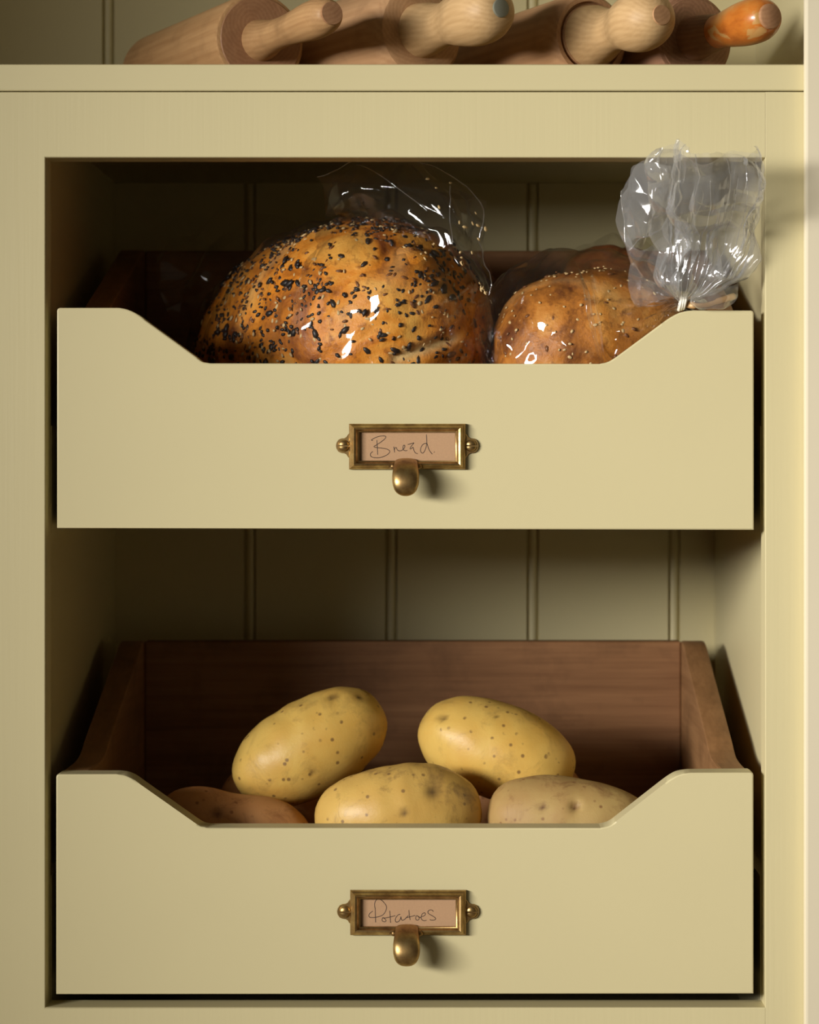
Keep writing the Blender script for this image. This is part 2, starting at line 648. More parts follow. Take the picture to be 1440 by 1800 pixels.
up_l = [(206, 541)] + dense([(206, 541), (223, 543.5), (240, 551), (256, 563)], 9)[1:] + dense([(343, 626), (351, 632.5), (358, 636.5), (369, 638.5)], 9)
up_r = dense([(1055, 639.5), (1066, 637), (1074, 633.5), (1083, 628)], 9) + dense([(1163, 569), (1180, 557), (1198, 548.5), (1218, 545.5)], 9)
lo_l = [(204, 1361)] + dense([(204, 1361), (219, 1363), (233, 1369), (247, 1379)], 9)[1:] + dense([(335, 1441), (345, 1448), (354, 1453), (366, 1455.5)], 9)
lo_r = dense([(1056, 1455.5), (1067, 1453), (1076, 1449), (1086, 1441.5)], 9) + dense([(1165, 1380), (1180, 1369), (1195, 1361.5), (1214, 1358.5)], 9)

WRITING = {
    'bread': (630, 755, [
        [(262, 150), (265, 220), (270, 290), (273, 355)],
        [(205, 155), (185, 148), (230, 120), (300, 95), (360, 90), (387, 100), (375, 130), (320, 175), (260, 215), (225, 235), (224, 245), (260, 255), (330, 262), (400, 275), (440, 300), (435, 330), (390, 365), (320, 392), (250, 398), (195, 388), (172, 365), (175, 335), (205, 310)],
        [(500, 240), (505, 280), (512, 322)],
        [(507, 285), (520, 257), (535, 256), (545, 280), (570, 300), (610, 295), (640, 270), (655, 240), (650, 222), (635, 225), (628, 255), (635, 285), (660, 298), (690, 295)],
        [(695, 212), (740, 200), (782, 188), (765, 210), (735, 250), (728, 272), (745, 270), (768, 250), (775, 265), (785, 300), (805, 330), (835, 340)],
        [(958, 70), (962, 140), (965, 200)],
        [(965, 200), (945, 195), (905, 215), (878, 265), (878, 310), (900, 332), (925, 315), (950, 260), (965, 200), (985, 260), (1010, 310), (1040, 345)],
        [(1066, 315), (1070, 319)]]),
    'potatoes': (630, 1572, [
        [(238, 185), (240, 260), (243, 330), (245, 390)],
        [(235, 190), (230, 130), (245, 85), (275, 60), (320, 72), (370, 120), (398, 170), (385, 230), (350, 280), (300, 305), (230, 320), (170, 320), (150, 300), (160, 265), (205, 230)],
        [(345, 320), (335, 345), (340, 370), (370, 382), (390, 370), (380, 345), (350, 325), (380, 328), (440, 315), (520, 295)],
        [(442, 225), (447, 280), (450, 340), (455, 395)],
        [(590, 275), (560, 285), (530, 320), (520, 360), (535, 385), (565, 378), (590, 345), (600, 310), (605, 345), (625, 360), (665, 335), (705, 290)],
        [(712, 215), (715, 260), (722, 310), (730, 355)],
        [(665, 325), (730, 310), (800, 292)],
        [(820, 290), (808, 320), (812, 350), (835, 358), (855, 340), (850, 310), (828, 296), (850, 312), (880, 325)],
        [(880, 310), (920, 300), (945, 275), (930, 255), (900, 270), (885, 310), (890, 345), (920, 365), (960, 360)],
        [(1055, 240), (1040, 218), (1005, 215), (980, 235), (985, 262), (1020, 285), (1070, 315), (1090, 340), (1070, 355), (1030, 358), (1005, 350)]]),
}


def add_tube(bm, pts, r, n=6, flat=1.0):
    rings = []
    m = len(pts)
    for i, p in enumerate(pts):
        t = (pts[min(i + 1, m - 1)] - pts[max(i - 1, 0)]).normalized()
        a = Vector((0, 1, 0))
        b = t.cross(a)
        if b.length < 1e-4:
            b = Vector((1, 0, 0))
        b.normalize()
        a = b.cross(t).normalized()
        rr = r[i] if isinstance(r, (list, tuple)) else r
        rings.append([bm.verts.new(p + b * rr * math.cos(2 * math.pi * k / n) + a * rr * flat * math.sin(2 * math.pi * k / n)) for k in range(n)])
    for A, B in zip(rings, rings[1:]):
        for k in range(n):
            bm.faces.new((A[k], A[(k + 1) % n], B[(k + 1) % n], B[k]))
    bm.faces.new(rings[0][::-1])
    bm.faces.new(rings[-1])


def label_holder(parent, px0, px1, py0, py1):
    """brass card frame with screw ears and a finger pull, on the drawer front"""
    yb = -0.0002
    x0, x1, z0, z1 = X(px0), X(px1), Zp(py1), Zp(py0)
    sec = [(0, 0), (0, -0.0022), (0.8, -0.0030), (2.5, -0.0036), (4.0, -0.0040), (5.5, -0.0052), (8, -0.0060), (11, -0.0055), (13.0, -0.0042), (14.5, -0.0036), (16, -0.0034), (16.6, -0.0016)]
    bm = bmesh.new()
    rings = []
    for ins, y in sec:
        dx, dz = ins * MM * 1.12, ins * MM * 0.93
        rings.append([bm.verts.new((a, yb + y, c)) for a, c in ((x0 + dx, z0 + dz), (x1 - dx, z0 + dz), (x1 - dx, z1 - dz), (x0 + dx, z1 - dz))])
    for A, B in zip(rings, rings[1:]):
        for k in range(4):
            bm.faces.new((A[k], A[(k + 1) % 4], B[(k + 1) % 4], B[k]))
    bm.faces.new(rings[0])
    # back plate behind the card
    holder = bm_link('label_holder', bm, M_brass, parent)
    smooth_angle(holder, 35)
    cz = (z0 + z1) / 2 + 1.5 * MM
    for s, xe in ((-1, x0), (1, x1)):
        bm = bmesh.new()
        out = [(-1.5, 21), (1, 19), (4, 14.5), (8, 12.5), (13, 12.2), (18, 10), (21.5, 5), (22.5, 0)]
        out = out + [(a, -b) for a, b in out[::-1][1:]]
        top = [bm.verts.new((xe + s * a * MM, yb - 0.0014, cz + b * MM)) for a, b in out]
        mid = [bm.verts.new((xe + s * (a + 0.8) * MM, yb - 0.0009, cz + b * 1.05 * MM)) for a, b in out]
        bot = [bm.verts.new((xe + s * (a + 0.8) * MM, yb, cz + b * 1.05 * MM)) for a, b in out]
        bm.faces.new(top)
        for A, B in ((top, mid), (mid, bot)):
            for k in range(len(out)):
                k2 = (k + 1) % len(out)
                bm.faces.new((A[k], A[k2], B[k2], B[k]))
        o = bm_link('screw_ear', bm, M_brass, holder)
        smooth_angle(o, 30)
        # round head slotted screw: two half domes on a rim
        bm = bmesh.new()
        R = 9.8 * MM
        cx = xe + s * 9.5 * MM
        for h in (-1, 1):
            gap = 1.5 * MM
            rows = []
            for i in range(0, 7):
                el = (math.pi / 2) * i / 6
                row = []
                for k in range(0, 13):
                    a = math.pi * k / 12
                    rr = R * math.cos(el)
                    row.append(bm.verts.new((cx + rr * math.cos(a), yb - 0.0014 - 0.0020 * math.sin(el), cz + h * (gap + rr * math.sin(a) * 0.93))))
                rows.append(row)
            for A, B in zip(rows, rows[1:]):
                for k in range(12):
                    try:
                        bm.faces.new((A[k], A[k + 1], B[k + 1], B[k]))
                    except ValueError:
                        pass
            base = [bm.verts.new((v.co.x, yb - 0.0014, v.co.z)) for v in rows[0]]
            bm.faces.new([r[0] for r in rows] + [r[-1] for r in rows[::-1][1:]])
        bmesh.ops.remove_doubles(bm, verts=bm.verts, dist=1e-6)
        o = bm_link('screw', bm, M_brass, holder)
        smooth_angle(o, 50)
    # finger pull
    cx = X((px0 + px1) / 2 - 2.0)
    zt = z0 + 10 * MM
    path = [(-0.0028, zt - 0.0008), (-0.0075, zt - 0.0012), (-0.0120, zt - 0.0030), (-0.0158, zt - 0.0066), (-0.0172, zt - 0.0108), (-0.0170, zt - 0.0145), (-0.0160, zt - 0.0172), (-0.0148, zt - 0.0190)]
    wid = [0.0078, 0.0074, 0.0077, 0.0082, 0.0082, 0.0074, 0.0056, 0.0022]
    thk = [0.0042, 0.0034, 0.0036, 0.0044, 0.0050, 0.0048, 0.0036, 0.0014]
    S = spline([(a, b, w, t) for (a, b), w, t in zip(path, wid, thk)], 29)
    rows = []
    n = 32
    for i in range(len(S)):
        y, z, w, t = S[i]
        j0, j1 = max(i - 1, 0), min(i + 1, len(S) - 1)
        ty, tz = S[j1, 0] - S[j0, 0], S[j1, 1] - S[j0, 1]
        L = math.hypot(ty, tz)
        ny, nz = -tz / L, ty / L
        row = []
        for k in range(n):
            a = 2 * math.pi * k / n
            ca, sa = math.cos(a), math.sin(a)
            ex = 2.0 / 2.6
            u = w * math.copysign(abs(ca) ** ex, ca)
            v = t * math.copysign(abs(sa) ** ex, sa)
            row.append((cx + u, y + ny * v, z + nz * v))
        rows.append(row)
    P = np.array(rows).transpose(1, 0, 2)
    me = grid_mesh('finger_pull', P, close_u=True, cap_v=True)
    link('finger_pull', me, M_brass, holder, smooth=True)
    # small flare where the pull leaves the frame
    bm = bmesh.new()
    for s in (-1, 1):
        add_tube(bm, [Vector((cx + s * 0.0070, yb - 0.0068, z0 + 6 * MM)), Vector((cx + s * 0.0086, yb - 0.0058, z0 + 4.5 * MM)), Vector((cx + s * 0.0102, yb - 0.0045, z0 + 3.0 * MM))], [0.0022, 0.0016, 0.0006], 8)
    o = bm_link('pull_shoulder', bm, M_brass, holder, smooth=True)
    return holder


def make_drawer(outline, label, bottom_py, holder_px, key, card_label, rail_py):
    xs = [p[0] for p in outline]
    zbase = Zp(bottom_py)
    root = empty('pull_out_drawer', (X(712), 0.15, zbase), label, 'drawer')
    T = 0.0195
    bm = bmesh.new()
    vs = [bm.verts.new((X(px), 0.0, Zp(py))) for px, py in outline]
    f = bm.faces.new(vs)
    ex = bmesh.ops.extrude_face_region(bm, geom=[f])
    newv = [g for g in ex['geom'] if isinstance(g, bmesh.types.BMVert)]
    for v in newv:
        v.co.y = T
    front_edges = [e for e in bm.edges if all(abs(v.co.y) < 1e-7 for v in e.verts)]
    bmesh.ops.bevel(bm, geom=front_edges, offset=0.0009, segments=2, profile=0.5, affect='EDGES')
    o = bm_link('drawer_front', bm, M_paint, root)
    bevel_smooth(o)
    holder = label_holder(o, *holder_px)
    # the box
    sx0, sx1 = X(min(xs)) + 0.0012, X(max(xs)) - 0.0012
    zf = Zp(min(p[1] for p in outline), 0.0) - 0.0012         # level of the front's shoulders
    YB = 0.300
    ts = 0.017
    zs = zbase + 0.012
    prof = [(T, zf), (0.060, zf), (0.080, zf + 0.0012), (0.093, zf + 0.0042), (0.106, zf + 0.0095), (0.235, zf + 0.0490), (0.250, zf + 0.0535), (0.262, zf + 0.0580), (0.272, zf + 0.0608), (0.284, zf + 0.0620), (0.294, zf + 0.0612), (YB, zf + 0.0580)]
    yy = np.linspace(T, YB, 90)
    zz = np.interp(yy, [q[0] for q in prof], [q[1] for q in prof])
    ker = np.hanning(9)
    zz = np.convolve(np.pad(zz, 4, mode='edge'), ker / ker.sum(), mode='valid')
    pf = list(zip(yy.tolist(), zz.tolist()))
    for a, b in ((sx0, sx0 + ts), (sx1 - ts, sx1)):
        bm = bmesh.new()
        bv = 0.0016
        rings = [[bm.verts.new(q) for q in ((a, y, zs), (a, y, z - bv), (a + bv * 0.3, y, z - bv * 0.3), (a + bv, y, z), (b - bv, y, z), (b - bv * 0.3, y, z - bv * 0.3), (b, y, z - bv), (b, y, zs))] for y, z in pf]
        for A, B in zip(rings, rings[1:]):
            for k in range(8):
                bm.faces.new((A[k], A[(k + 1) % 8], B[(k + 1) % 8], B[k]))
        bm.faces.new(rings[0])
        bm.faces.new(rings[-1])
        s_ = bm_link('drawer_side', bm, M_oak_y, root)
        bevel_smooth(s_)
    box('drawer_back', sx0 + ts + 0.0002, sx1 - ts - 0.0002, YB - 0.016, YB - 0.0015, zs, zf + 0.0615, M_oak_x, root, 0.0014)
    zfl = zbase + 0.055
    box('drawer_bottom', sx0 + ts + 0.0002, sx1 - ts - 0.0002, T + 0.0002, YB - 0.0165, zfl - 0.009, zfl, M_oak_x, root)
    # black steel runners between the box and the battens
    zr0, zr1 = Zp(rail_py + 143), Zp(rail_py)
    for s, xin in ((-1, sx0), (1, sx1)):
        bm = bmesh.new()
        xa, xb = xin + s * 0.0004, xin + s * 0.0036
        add_box(bm, min(xa, xb), max(xa, xb), T + 0.004, YB, zr0, zr0 + 0.0012)
        xm = xin + s * 0.0030
        add_box(bm, min(xm, xb), max(xm, xb), T + 0.004, YB, zr0, zr0 + 0.016)
        xm2, xb2 = xin + s * 0.0018, xin + s * 0.0025
        add_box(bm, min(xm2, xb2), max(xm2, xb2), T + 0.004, YB, zr0 + 0.016, zr1 - 0.004)
        add_box(bm, min(xa, xb), max(xa, xb), T + 0.004, YB, zr1 - 0.004, zr1)
        bm_link('drawer_runner', bm, M_black, root)
    # the card in the holder, with its handwriting
    px0, px1, py0, py1 = holder_px
    card = box('label_card', X(px0 + 17), X(px1 - 17), -0.0013, -0.0006, Zp(py1 - 14), Zp(py0 + 14), M_card)
    tag(card, card_label, 'label')
    ox, oy, strokes = WRITING[key]
    bm = bmesh.new()
    for s in strokes:
        q = spline(s, max(4, 5 * len(s))) if len(s) > 2 else np.array(s, float)
        pts = [Vector((X(ox + a / 8), -0.00133, Zp(oy + b / 8))) for a, b in q]
        add_tube(bm, pts, 0.00021 if len(s) > 2 else 0.00042, 6, 0.3)
    ink = bm_link('handwriting', bm, M_ink, card)
    return root, zfl


d_up, zfl_up = make_drawer(
    front_outline(100, 1325.5, 541, 545.5, 928.5, 931.5, up_l, up_r, 0),
    'yellow fronted scoop drawer full of bread, the upper of the two', 929,
    (614, 818.5, 745, 825), 'bread', 'brown card in brass holder, handwritten with the word Bread', 782)
d_lo, zfl_lo = make_drawer(
    front_outline(98.5, 1325, 1361, 1357.5, 1748, 1747, lo_l, lo_r, 0),
    'yellow fronted scoop drawer holding potatoes, the lower of the two', 1748,
    (616, 819.5, 1564, 1642.5), 'potatoes', 'brown card in brass holder, handwritten with the word Potatoes', 1590)


# ---------------------------------------------------------------- potatoes
def blob(a, b, c, seed, p=2.25, nu=72, nv=44, lump=0.05, taper=0.0, dip=None, eyes=()):
    u = np.linspace(0, 2 * math.pi, nu, endpoint=False)
    v = np.linspace(1e-3, math.pi - 1e-3, nv)
    U, V = np.meshgrid(u, v, indexing='ij')
    D = np.stack([np.cos(V), np.sin(V) * np.cos(U), np.sin(V) * np.sin(U)], -1)
    r = (np.abs(D[..., 0] / a) ** p + (np.sqrt((D[..., 1] / b) ** 2 + (D[..., 2] / c) ** 2)) ** p) ** (-1 / p)
    P = D * r[..., None]
    k = 1 + taper * P[..., 0] / a
    P[..., 1] *= k
    P[..., 2] *= k
    P *= (1 + lump * waves(P, seed, 2.2 * c + 0.03))[..., None]
    P *= (1 + 0.010 * waves(P, seed + 5, 0.022))[..., None]
    if dip:
        x0, w, dep = dip
        k = 1 - dep * np.exp(-((P[..., 0] - x0) / w) ** 2)
        P[..., 2] *= k
        P[..., 1] *= k
    E = np.zeros(P.shape[:2])
    for ex, ey, ez, rad, dep in eyes:
        dv = np.array([ex, ey, ez])
        dv = dv / np.linalg.norm(dv)
        cosd = (P / np.linalg.norm(P, axis=-1, keepdims=True)) @ dv
        g = np.exp(-(np.arccos(np.clip(cosd, -1, 1)) / rad) ** 2)
        P *= (1 - dep * g)[..., None]
        E = np.maximum(E, g ** 1.7)
    return P, E


def make_potato(px, py, y, a, b, c, tilt, az, mat, label, seed, **kw):
    P, E = blob(a, b, c, seed, **kw)
    root = at(px, py, y)
    R = Matrix.Rotation(math.radians(az), 3, 'Z') @ Matrix.Rotation(math.radians(-tilt), 3, 'Y')
    P = P @ np.array(R).T
    me = grid_mesh('potato', P, close_u=True, cap_v=True)
    at_ = me.attributes.new('eye', 'FLOAT', 'POINT')
    at_.data.foreach_set('value', E.reshape(-1).astype(np.float32))
    o = link('potato', me, mat, None, smooth=True)
    o.location = root
    tag(o, label, 'potato', 'potatoes in the lower drawer')
    return o


S1 = MM * 1.04
make_potato(700, 1434, 0.068, 148 * S1, 80 * S1, 88 * S1, 6, 4, M_potato_m, 'yellow potato with brown scuffs, half hidden behind the middle of the notch', 11, eyes=((0.7, -0.7, 0.5, 0.16, 0.05), (0.1, -1, 0.2, 0.1, 0.02)))
make_potato(1003, 1441, 0.072, 148 * S1, 82 * S1, 76 * S1, -5, -6, M_potato_d, 'dusty greenish brown potato with a deep dark eye', 23, lump=0.035, taper=-0.10, eyes=((0.14, -1, 0.50, 0.11, 0.13), (-0.5, -0.8, 0.3, 0.08, 0.02)))
make_potato(415, 1452, 0.078, 132 * S1, 68 * S1, 66 * S1, -10, 6, M_potato_b, 'knobbly reddish brown potato with earthy skin', 31, lump=0.06, dip=(-0.004, 0.018, 0.13), eyes=((-0.6, -0.8, 0.35, 0.14, 0.04),))
S2 = MM * 1.09
make_potato(546, 1312, 0.122, 144 * S2, 86 * S2, 84 * S2, 29, 8, M_potato, 'smooth yellow potato tilted steeply, one end raised against the oak back', 47, lump=0.02, eyes=((0.75, -0.4, 0.62, 0.10, 0.03), (-0.25, -1, -0.35, 0.06, 0.03), (0.9, -0.3, 0.3, 0.06, 0.02)))
make_potato(874, 1320, 0.128, 141 * S2, 88 * S2, 84 * S2, -20, -10, M_potato, 'speckled yellow potato with a crescent scar near its top', 59, lump=0.025, taper=0.02, eyes=((-0.9, -0.5, 0.25, 0.07, 0.03), (-0.2, -0.7, 0.8, 0.05, 0.02)))
for (px, py, y, lb, sd) in ((520, 1410, 0.200, 'brown potato buried beneath the steeply tilted yellow one', 71), (905, 1408, 0.205, 'brown potato buried beneath the speckled yellow one', 83)):
    make_potato(px, py, y, 0.054, 0.036, 0.033, 0, 20, M_potato_b, lb, sd)


# ---------------------------------------------------------------- rolling pins
def make_pin(bx, by, tip_xy, R, L, handle, mats, label, body_prof=None, extras=None):
    """base of the near handle at (bx, by); the pin lies level on the worktop, axis towards tip_xy"""
    d = Vector((tip_xy[0] - bx, tip_xy[1] - by, 0))
    ang = math.atan2(d.y, d.x)
    root = empty('rolling_pin', (bx, by, ZT + R + 0.0002), label, 'rolling pin', 'rolling pins on the shelf', (0, 0, ang))
    body, hmat, endm = mats
    pr = body_prof or [(-L, 0.0), (-L, R - 0.004), (-L + 0.004, R), (-0.003, R), (-0.0008, R - 0.0010), (0.0, R - 0.003)]
    bm = lathe(pr + [(pr[-1][0], 0.0)], 64)
    o = bm_link('pin_body', bm, body, root, local=True)
    smooth_angle(o, 35)
    if endm is not None:
        bm = lathe([(0.0001, R - 0.003), (0.0006, R - 0.0036), (0.0006, 0.0)], 64)
        o = bm_link('pin_end', bm, endm, root, local=True)
    hp = [tuple(q) for q in spline(handle, 40)]
    hp = [(a, max(r, 0.0)) for a, r in hp]
    hp[-1] = (hp[-1][0], 0.0)
    o = bm_link('pin_handle', lathe([(0.0, 0.0)] + hp, 48), hmat, root, local=True)
    smooth_angle(o, 40)
    o2 = bm_link('pin_handle', lathe([(-L, 0.0)] + [(-L - a * 0.9, r) for a, r in hp], 32), hmat, root, local=True)
    smooth_angle(o2, 40)
    for nm, prof, m in (extras or []):
        e = bm_link(nm, lathe(prof, 32), m, root, local=True)
        smooth_angle(e, 40)
    return root


h1 = [(0.0, 0.0138), (0.006, 0.0128), (0.020, 0.0105), (0.038, 0.0097), (0.060, 0.0108), (0.080, 0.0122), (0.095, 0.0118), (0.104, 0.0098), (0.1085, 0.0068), (0.1095, 0.0)]
make_pin(-0.1275, 0.098, (-0.075, 0.0), 0.0315, 0.178, h1, (M_pin[0], M_pin[0], M_endgrain),
         'honey coloured rolling pin with a slim handle and reddish end grain',
         extras=[('end_plug', [(0.1075, 0.0072), (0.1100, 0.0070), (0.1103, 0.0)], M_endgrain)])
h2 = [(0.0, 0.0178), (0.010, 0.0165), (0.022, 0.0142), (0.032, 0.0138), (0.044, 0.0165), (0.062, 0.0192), (0.076, 0.0184), (0.086, 0.0140), (0.0905, 0.0078), (0.0915, 0.0)]
R2 = 0.0345
make_pin(-0.0213, 0.078, (0.0262, 0.004), R2, 0.190, h2, (M_pin[1], M_cream_knob, None),
         'pale rolling pin with a bulbous handle capped by a grey metal dowel',
         body_prof=[(-0.19, 0.0), (-0.19, R2 - 0.006), (-0.184, R2), (-0.016, R2), (-0.006, R2 - 0.0015), (-0.001, R2 - 0.005), (0.0, R2 - 0.008)],
         extras=[('metal_dowel', [(0.0890, 0.0058), (0.0925, 0.0056), (0.0929, 0.0048), (0.0929, 0.0)], M_dowel)])
h3 = [(0.0, 0.0200), (0.008, 0.0190), (0.018, 0.0158), (0.028, 0.0135), (0.038, 0.0142), (0.050, 0.0176), (0.062, 0.0190), (0.074, 0.0165), (0.081, 0.0115), (0.0845, 0.006), (0.085, 0.0)]
R3 = 0.0295
make_pin(0.0878, 0.072, (0.1267, -0.003), R3, 0.190, h3, (M_pin[2], M_cream_knob, None),
         'rolling pin with a groove turned round its end and a thick pale knob handle',
         body_prof=[(-0.19, 0.0), (-0.19, R3 - 0.005), (-0.185, R3), (-0.012, R3), (-0.004, R3 - 0.0010), (0.0, R3 - 0.004), (0.0, 0.0228), (-0.003, 0.0222), (-0.003, 0.0208), (0.0005, 0.0203)],
         extras=[('end_plug', [(0.0835, 0.0066), (0.0853, 0.0060), (0.0856, 0.0)], M_pin[2])])
h4 = [(0.0, 0.0138), (0.008, 0.0130), (0.020, 0.0112), (0.032, 0.0108), (0.046, 0.0125), (0.060, 0.0140), (0.074, 0.0138), (0.082, 0.0115), (0.086, 0.0080), (0.0868, 0.0)]
make_pin(0.1550, 0.077, (0.1960, -0.005), 0.0292, 0.185, h4, (M_pin[3], M_varnish, M_pin[3]),
         'dark weathered rolling pin with a chipped orange varnished handle',
         extras=[('handle_collar', [(0.0, 0.0145), (0.024, 0.0118), (0.028, 0.0109), (0.028, 0.0)], M_pin[3]),
                 ('end_plug', [(0.0855, 0.0080), (0.0878, 0.0076), (0.0884, 0.0068), (0.0884, 0.0)], M_endgrain)])


# ---------------------------------------------------------------- bread
def loaf_surface(a, b, c, seed, p=2.35, nu=200, nv=140, ridges=None, lump=0.03, taper=0.0):
    P, _ = blob(a, b, c, seed, p=p, nu=nu, nv=nv, lump=lump, taper=taper)
    Nn = P / np.linalg.norm(P, axis=-1, keepdims=True)
    torn = np.zeros(P.shape[:2])
    baked = np.zeros(P.shape[:2])
    for (nx, ny, off, per, amp, cover) in (ridges or []):
        s = (P[..., 0] * nx + P[..., 1] * ny - off) / per + 0.12 * waves(P, seed + 9, 0.06)
        fr = s - np.floor(s)
        up = np.clip(P[..., 2] / c * 1.6 + 0.1, 0, 1)
        h = np.sqrt(np.clip(1 - (2 * fr - 1) ** 2, 0, 1))
        P += Nn * (amp * (h - 0.6) * up)[..., None]
        torn = np.maximum(torn, cover * up * np.exp(-((fr - 0.14) / 0.08) ** 2))
        baked = np.maximum(baked, 0.55 * up * np.exp(-((fr - 0.45) / 0.25) ** 2) * np.clip(P[..., 2] / c - 0.35, 0, 1) * 1.3)
    flat = P[..., 2] < -0.72 * c
    P[..., 2] = np.where(flat, -0.72 * c + (P[..., 2] + 0.72 * c) * 0.12, P[..., 2])
    return P, torn, baked


def make_loaf(loc, rot, a, b, c, seed, mat, label, name='loaf_of_bread', ridges=None, patch=None, **kw):
    P, torn, baked = loaf_surface(a, b, c, seed, ridges=ridges, **kw)
    R = np.array(rot)
    Q = P @ R.T
    for pts, wpx in [(q[:-1], q[-1]) for q in (patch or [])]:       # torn crumb where the crust split open
        line = spline([tuple(at(a_, b_, loc[1] - 0.06)) for a_, b_ in pts], 40)
        W = Q + np.array(loc)
        dd = np.min(np.hypot(W[..., None, 0] - line[:, 0], W[..., None, 2] - line[:, 2]), -1)
        g = np.exp(-(dd / (wpx * MM)) ** 2) * (W[..., 1] < loc[1])
        torn = np.maximum(torn, 0.9 * g)
        Q = Q * (1 - 0.03 * g[..., None])
    me = grid_mesh(name, Q, close_u=True, cap_v=True)
    for nm, arr in (('torn', torn), ('baked', baked)):
        t = me.attributes.new(nm, 'FLOAT', 'POINT')
        t.data.foreach_set('value', arr.reshape(-1).astype(np.float32))
    o = link(name, me, mat, None, smooth=True)
    o.location = loc
    tag(o, label, 'bread', 'loaves in the upper drawer')
    return o, Q, P, R


def scatter_seeds(parent, Q, P, c, count, length, width, thick, mat, name, seed, dens=None, zmin=-0.4):
    """thousands of small seeds pressed into the crust: one mesh, real grains"""
    r = np.random.default_rng(seed)
    Nn = grid_normals(Q, True)
    cen = Q.reshape(-1, 3).mean(0)
    sgn = np.sign(((Q - cen) * Nn).sum(-1).mean())
    Nn = Nn * sgn
    du = np.linalg.norm(np.roll(Q, -1, 0) - Q, axis=-1)
    dv = np.linalg.norm(np.gradient(Q, axis=1), axis=-1)
    w = du * dv
    w = w * (P[..., 2] > zmin * c)
    if dens is not None:
        w = w * dens(P)
    w = w.reshape(-1)
    w = w / w.sum()
    idx = r.choice(len(w), size=count, p=w)
    Qf, Nf = Q.reshape(-1, 3), Nn.reshape(-1, 3)
    base = []
    for i, (el, k) in enumerate(((0, 1),)):
        pass
    ring = [(math.cos(2 * math.pi * k / 6), math.sin(2 * math.pi * k / 6)) for k in range(6)]
    tv = [(0, 0, 1.0)] + [(0.75 * x, 0.75 * y, 0.75) for x, y in ring] + [(x, y, 0.0) for x, y in ring] + [(0.7 * x, 0.7 * y, -0.6) for x, y in ring]
    tf = [(0, 1 + k, 1 + (k + 1) % 6) for k in range(6)]
    for s in (1, 7):
        tf += [(s + k, s + 6 + k, s + 6 + (k + 1) % 6, s + (k + 1) % 6) for k in range(6)]
    tv = np.array(tv)
    V, F = [], []
    for q in idx:
        n = Nf[q]
        t = r.normal(size=3)
        t -= n * (t @ n)
        t /= np.linalg.norm(t)
        b2 = np.cross(n, t)
        s = r.uniform(0.7, 1.25)
        jl, jw = r.uniform(0.75, 1.2), r.uniform(0.8, 1.2)
        tip = 1 - 0.25 * tv[:, 0:1]
        pts = Qf[q] + r.normal(size=3) * 0.0006 + (tv[:, 0:1] * length * jl * t + tv[:, 1:2] * tip * width * jw * b2 + (tv[:, 2:3] + 0.1) * thick * n) * s
        o = len(V)
        V.extend(map(tuple, pts.tolist()))
        F.extend(tuple(i + o for i in f) for f in tf)
    me = bpy.data.meshes.new(name)
    me.from_pydata(V, [], F)
    me.update()
    me.materials.append(mat)
    me.polygons.foreach_set('use_smooth', [True] * len(me.polygons))
    ob = bpy.data.objects.new(name, me)
    COL.objects.link(ob)
    ob.parent = parent
    ob['kind'] = 'stuff'
    return ob


A1, B1, C1 = 0.112, 0.078, 0.078
rot1 = Matrix.Rotation(math.radians(-33), 3, 'Z') @ Matrix.Rotation(math.radians(-5), 3, 'Y')
L1 = Vector((X(590, 0.15), 0.150, zfl_up + 0.72 * C1 + 0.009))
RIDGE1 = [(0.80, -0.60, 0.012, 0.074, 0.0075, 0.30)]
loaf1, Q1, P1, Rm1 = make_loaf(L1, rot1, A1, B1, C1, 101, M_loaf, 'big golden loaf crusted with black and sesame seeds', p=2.15,
                               ridges=RIDGE1, taper=0.17, patch=[((700, 634), (742, 618), (798, 596), 11)])


def dens1(P):
    return 0.12 + np.clip(0.55 + 0.75 * waves(P, 77, 0.05), 0, 2) * (0.35 + 0.9 * np.clip(P[..., 2] / C1, 0, 1)) + 0.5 * np.exp(-((P[..., 0] + 0.03) / 0.04) ** 2)


scatter_seeds(loaf1, Q1, P1, C1, 1900, 0.0019, 0.0011, 0.0008, M_seed_black, 'black_seeds', 5, dens1)
scatter_seeds(loaf1, Q1, P1, C1, 230, 0.0034, 0.0019, 0.0013, M_seed_black, 'black_seeds', 15, dens1)
scatter_seeds(loaf1, Q1, P1, C1, 650, 0.0018, 0.0010, 0.0006, M_seed_pale, 'sesame_seeds', 6, dens1)
scatter_seeds(loaf1, Q1, P1, C1, 800, 0.0020, 0.0009, 0.0006, M_seed_brown, 'linseeds', 8, dens1)

A2, B2, C2 = 0.066, 0.052, 0.053
rot2 = Matrix.Rotation(math.radians(-10), 3, 'Z') @ Matrix.Rotation(math.radians(-15), 3, 'Y')
L2 = Vector((X(1038, 0.10), 0.108, zfl_up + 0.0585))
loaf2, Q2, P2, Rm2 = make_loaf(L2, rot2, A2, B2, C2, 131, M_loaf2, 'small plain brown loaf inside the tied cellophane bag', taper=-0.18, lump=0.04,
                               ridges=[(0.35, 0.93, 0.02, 0.055, 0.0022, 0.15)])
scatter_seeds(loaf2, Q2, P2, C2, 70, 0.0022, 0.0012, 0.0008, M_seed_brown, 'linseeds', 9)
scatter_seeds(loaf2, Q2, P2, C2, 300, 0.0013, 0.0009, 0.0005, M_seed_pale, 'bran_flakes', 10)
rot3 = Matrix.Rotation(math.radians(15), 3, 'Z')
L3 = Vector((X(1082, 0.215), 0.222, zfl_up + 0.064))
loaf3, Q3, P3, Rm3 = make_loaf(L3, rot3, 0.050, 0.042, 0.074, 151, M_loaf3, 'dark crusted loaf peeping up behind the small brown loaf', ridges=[(1, 0.2, 0.0, 0.05, 0.004, 0.2)])


